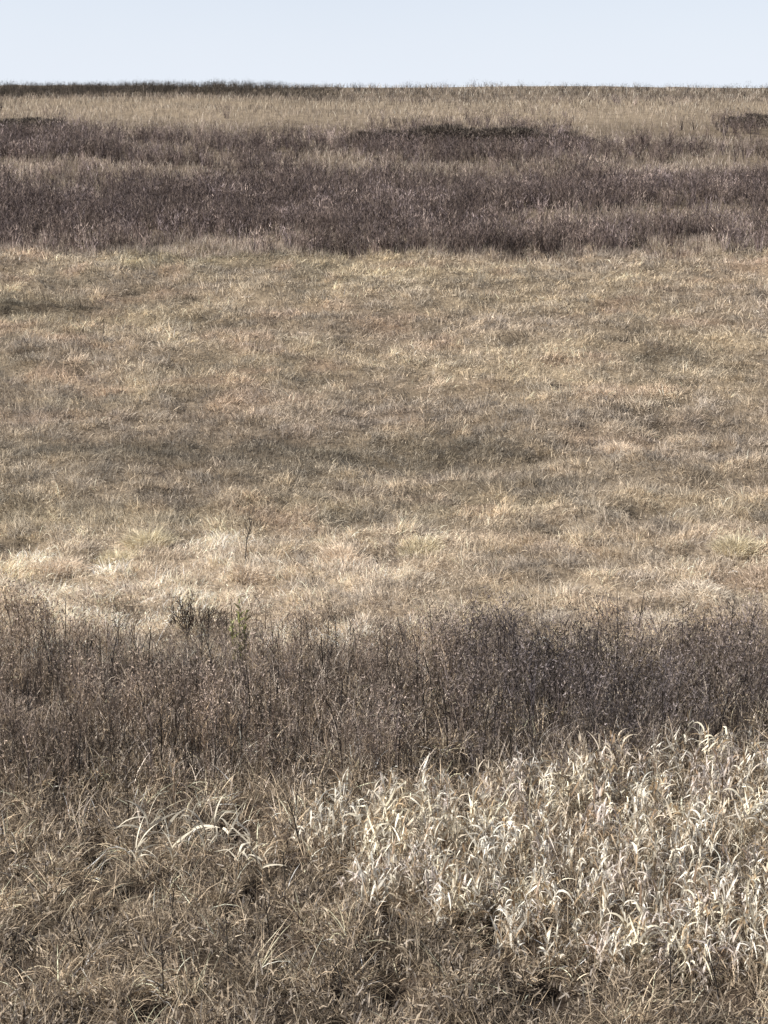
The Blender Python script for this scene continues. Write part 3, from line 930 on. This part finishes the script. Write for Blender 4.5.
    m2.ribbons(np.stack([x, y, gz(x, y)], 1), rng.uniform(.25, .55, n) * (1 + .1 * d), .02 * d * rng.uniform(.6, 1.4, n), rng.uniform(0, 6.28, n), rng.uniform(0, .5, n),
               rng.uniform(.1, 1.3, n), c, 2)
    o = m2.build('far_grass', M_GRASS)
    tag(o, 'pale dry grass between the bands of scrub on the far slope', 'grass', kind='stuff')
    # separate dark shrubs
    sp = []
    for k in range(5):
        t = empty('shrub')
        s, cr = MB(), MB()
        col = np.array([.07, .057, .047])
        for j in range(5):
            a = j * 1.26 + rng.normal(0, .3)
            tt = np.linspace(0, 1, 4)
            s.tube(np.stack([np.cos(a) * .5 * tt, np.sin(a) * .5 * tt, .95 * tt], 1), .035, .015, np.array([.07, .055, .045]), 5)
        n = 950
        ph = rng.uniform(0, 6.28, n); u = rng.uniform(0, 1, n)**.5; v = rng.uniform(0, 1, n)
        rad = (1.0 + .3 * np.sin(ph * 3 + k) + .15 * np.sin(ph * 7)) * np.sqrt(1 - (v * .95)**2)
        cr.ribbons(np.stack([np.cos(ph) * u * rad, np.sin(ph) * u * rad, .15 + v * 1.05], 1), rng.uniform(.1, .3, n), .036, ph + rng.normal(0, .6, n),
                   rng.uniform(0, 1.0, n), rng.uniform(-.4, .4, n), col * rng.uniform(.55, 1.9, (n, 1)), 2)
        s.build('branches', M_WEED, t); cr.build('crown', M_WEED, t)
        sp.append(t)
    used = set()
    groups = [('dark shrub in the low clump at the far left edge', 'shrubs at the far left', [(-10, 139, 1.1), (12, 138, 1.2), (34, 137, 1.25), (52, 138, 1.15), (70, 140, .9), (90, 142, .7)]),
              ('dark olive shrub in the long row across the far slope', 'shrubs in the long far row',
               [(362 + 15.5 * j + (7 * math.sin(j * 5)), 145 + 1.5 * math.sin(j * 2.3), .85 + .55 * math.sin(3.1 * j / 14 + .1)) for j in range(15)]),
              ('dark shrub in the small clump at the far right edge', 'shrubs at the far right', [(735, 133, .95), (752, 132, 1.1), (770, 133, 1.1)])]
    for lab, grp, lst in groups:
        for px, r, sc in lst:
            k = int(rng.integers(0, 5))
            o = copy_tree(sp[k]) if k in used else sp[k]
            used.add(k)
            x, y = pix(px, r)
            o.location = (float(x), float(y), float(gz(x, y)) - .05)
            o.rotation_euler = (0, 0, rng.uniform(0, 6.28)); o.scale = (sc * 1.2, sc * 1.2, sc * rng.uniform(.6, .8))
            tag(o, lab, 'shrub', grp)
    for k in set(range(5)) - used:
        for ch in list(sp[k].children):
            bpy.data.objects.remove(ch)
        bpy.data.objects.remove(sp[k])


def bump2(v, c, s):
    return np.exp(-((v - c) / s)**2)


build_meadow()
build_fore()
build_thicket()
build_weed_things()
build_pale()
build_singles()
build_far()

# ------------------------------------------------------------------ light and camera
SUN_EL, SUN_AZ = R(36), R(-104)          # azimuth from +Y towards +X: sun to the left and behind the camera
sd = np.array([math.sin(SUN_AZ) * math.cos(SUN_EL), math.cos(SUN_AZ) * math.cos(SUN_EL), math.sin(SUN_EL)])
from mathutils import Vector
sun = bpy.data.lights.new('sun', 'SUN'); sun.energy = 5.0; sun.angle = R(.6); sun.color = (1, .96, .89)
so = bpy.data.objects.new('sun', sun); C.objects.link(so)
so.rotation_euler = Vector(sd).to_track_quat('Z', 'Y').to_euler(); so.location = (-40, -30, 60)

wd = bpy.data.worlds.new('World'); scene.world = wd; wd.use_nodes = True
nt = wd.node_tree
bg = nt.nodes['Background']
sky = nt.nodes.new('ShaderNodeTexSky'); sky.sky_type = 'NISHITA'; sky.sun_disc = False
sky.sun_elevation = SUN_EL; sky.sun_rotation = SUN_AZ; sky.air_density = 1.0; sky.dust_density = 1.5; sky.ozone_density = 2.0
nt.links.new(sky.outputs[0], bg.inputs['Color'])
bg.inputs['Strength'].default_value = .1
# haze veil, bright near the horizon, dimmed overhead to lower fill light
veil = nt.nodes.new('ShaderNodeBackground'); veil.inputs['Strength'].default_value = 1
tcw = nt.nodes.new('ShaderNodeTexCoord'); sep = nt.nodes.new('ShaderNodeSeparateXYZ')
nt.links.new(tcw.outputs['Generated'], sep.inputs[0])
vr = nt.nodes.new('ShaderNodeValToRGB'); el = vr.color_ramp.elements
el[0].position = 0; el[0].color = (.455, .487, .54, 1)
el[1].position = 1; el[1].color = (.085, .10, .14, 1)
for pos_, c_ in ((.06, (.385, .42, .485, 1)), (.11, (.36, .395, .46, 1)), (.24, (.20, .225, .28, 1)), (.5, (.095, .11, .15, 1))):
    el.new(pos_).color = c_
wn = nt.nodes.new('ShaderNodeTexNoise'); wn.inputs['Scale'].default_value = 5; wn.inputs['Detail'].default_value = 4
nt.links.new(tcw.outputs['Generated'], wn.inputs['Vector'])
wa = nt.nodes.new('ShaderNodeMath'); wa.operation = 'MULTIPLY_ADD'; wa.inputs[1].default_value = .03
wb = nt.nodes.new('ShaderNodeMath'); wb.operation = 'SUBTRACT'; wb.inputs[1].default_value = .015
nt.links.new(wn.outputs['Fac'], wa.inputs[0]); nt.links.new(sep.outputs['Z'], wa.inputs[2])
nt.links.new(wa.outputs[0], wb.inputs[0]); nt.links.new(wb.outputs[0], vr.inputs['Fac'])
nt.links.new(vr.outputs[0], veil.inputs['Color'])
mxs = nt.nodes.new('ShaderNodeMixShader'); mxs.inputs[0].default_value = .88
nt.links.new(bg.outputs[0], mxs.inputs[1]); nt.links.new(veil.outputs[0], mxs.inputs[2])
nt.links.new(mxs.outputs[0], nt.nodes['World Output'].inputs['Surface'])

cam = bpy.data.cameras.new('camera'); co = bpy.data.objects.new('camera', cam); C.objects.link(co)
cam.sensor_fit = 'VERTICAL'; cam.sensor_height = 36; cam.lens = 36 * F / 1024
cam.clip_end = 9000; cam.clip_start = .1
co.location = (0, 0, CAMZ); co.rotation_euler = (math.pi / 2 - PITCH, 0, 0)
scene.camera = co
scene.render.engine = 'CYCLES'
scene.cycles.max_bounces = 5; scene.cycles.diffuse_bounces = 3; scene.cycles.transmission_bounces = 3; scene.cycles.glossy_bounces = 2
vs = scene.view_settings
vs.view_transform = 'Standard'; vs.look = 'None'; vs.gamma = 1; vs.exposure = .95; vs.use_curve_mapping = False
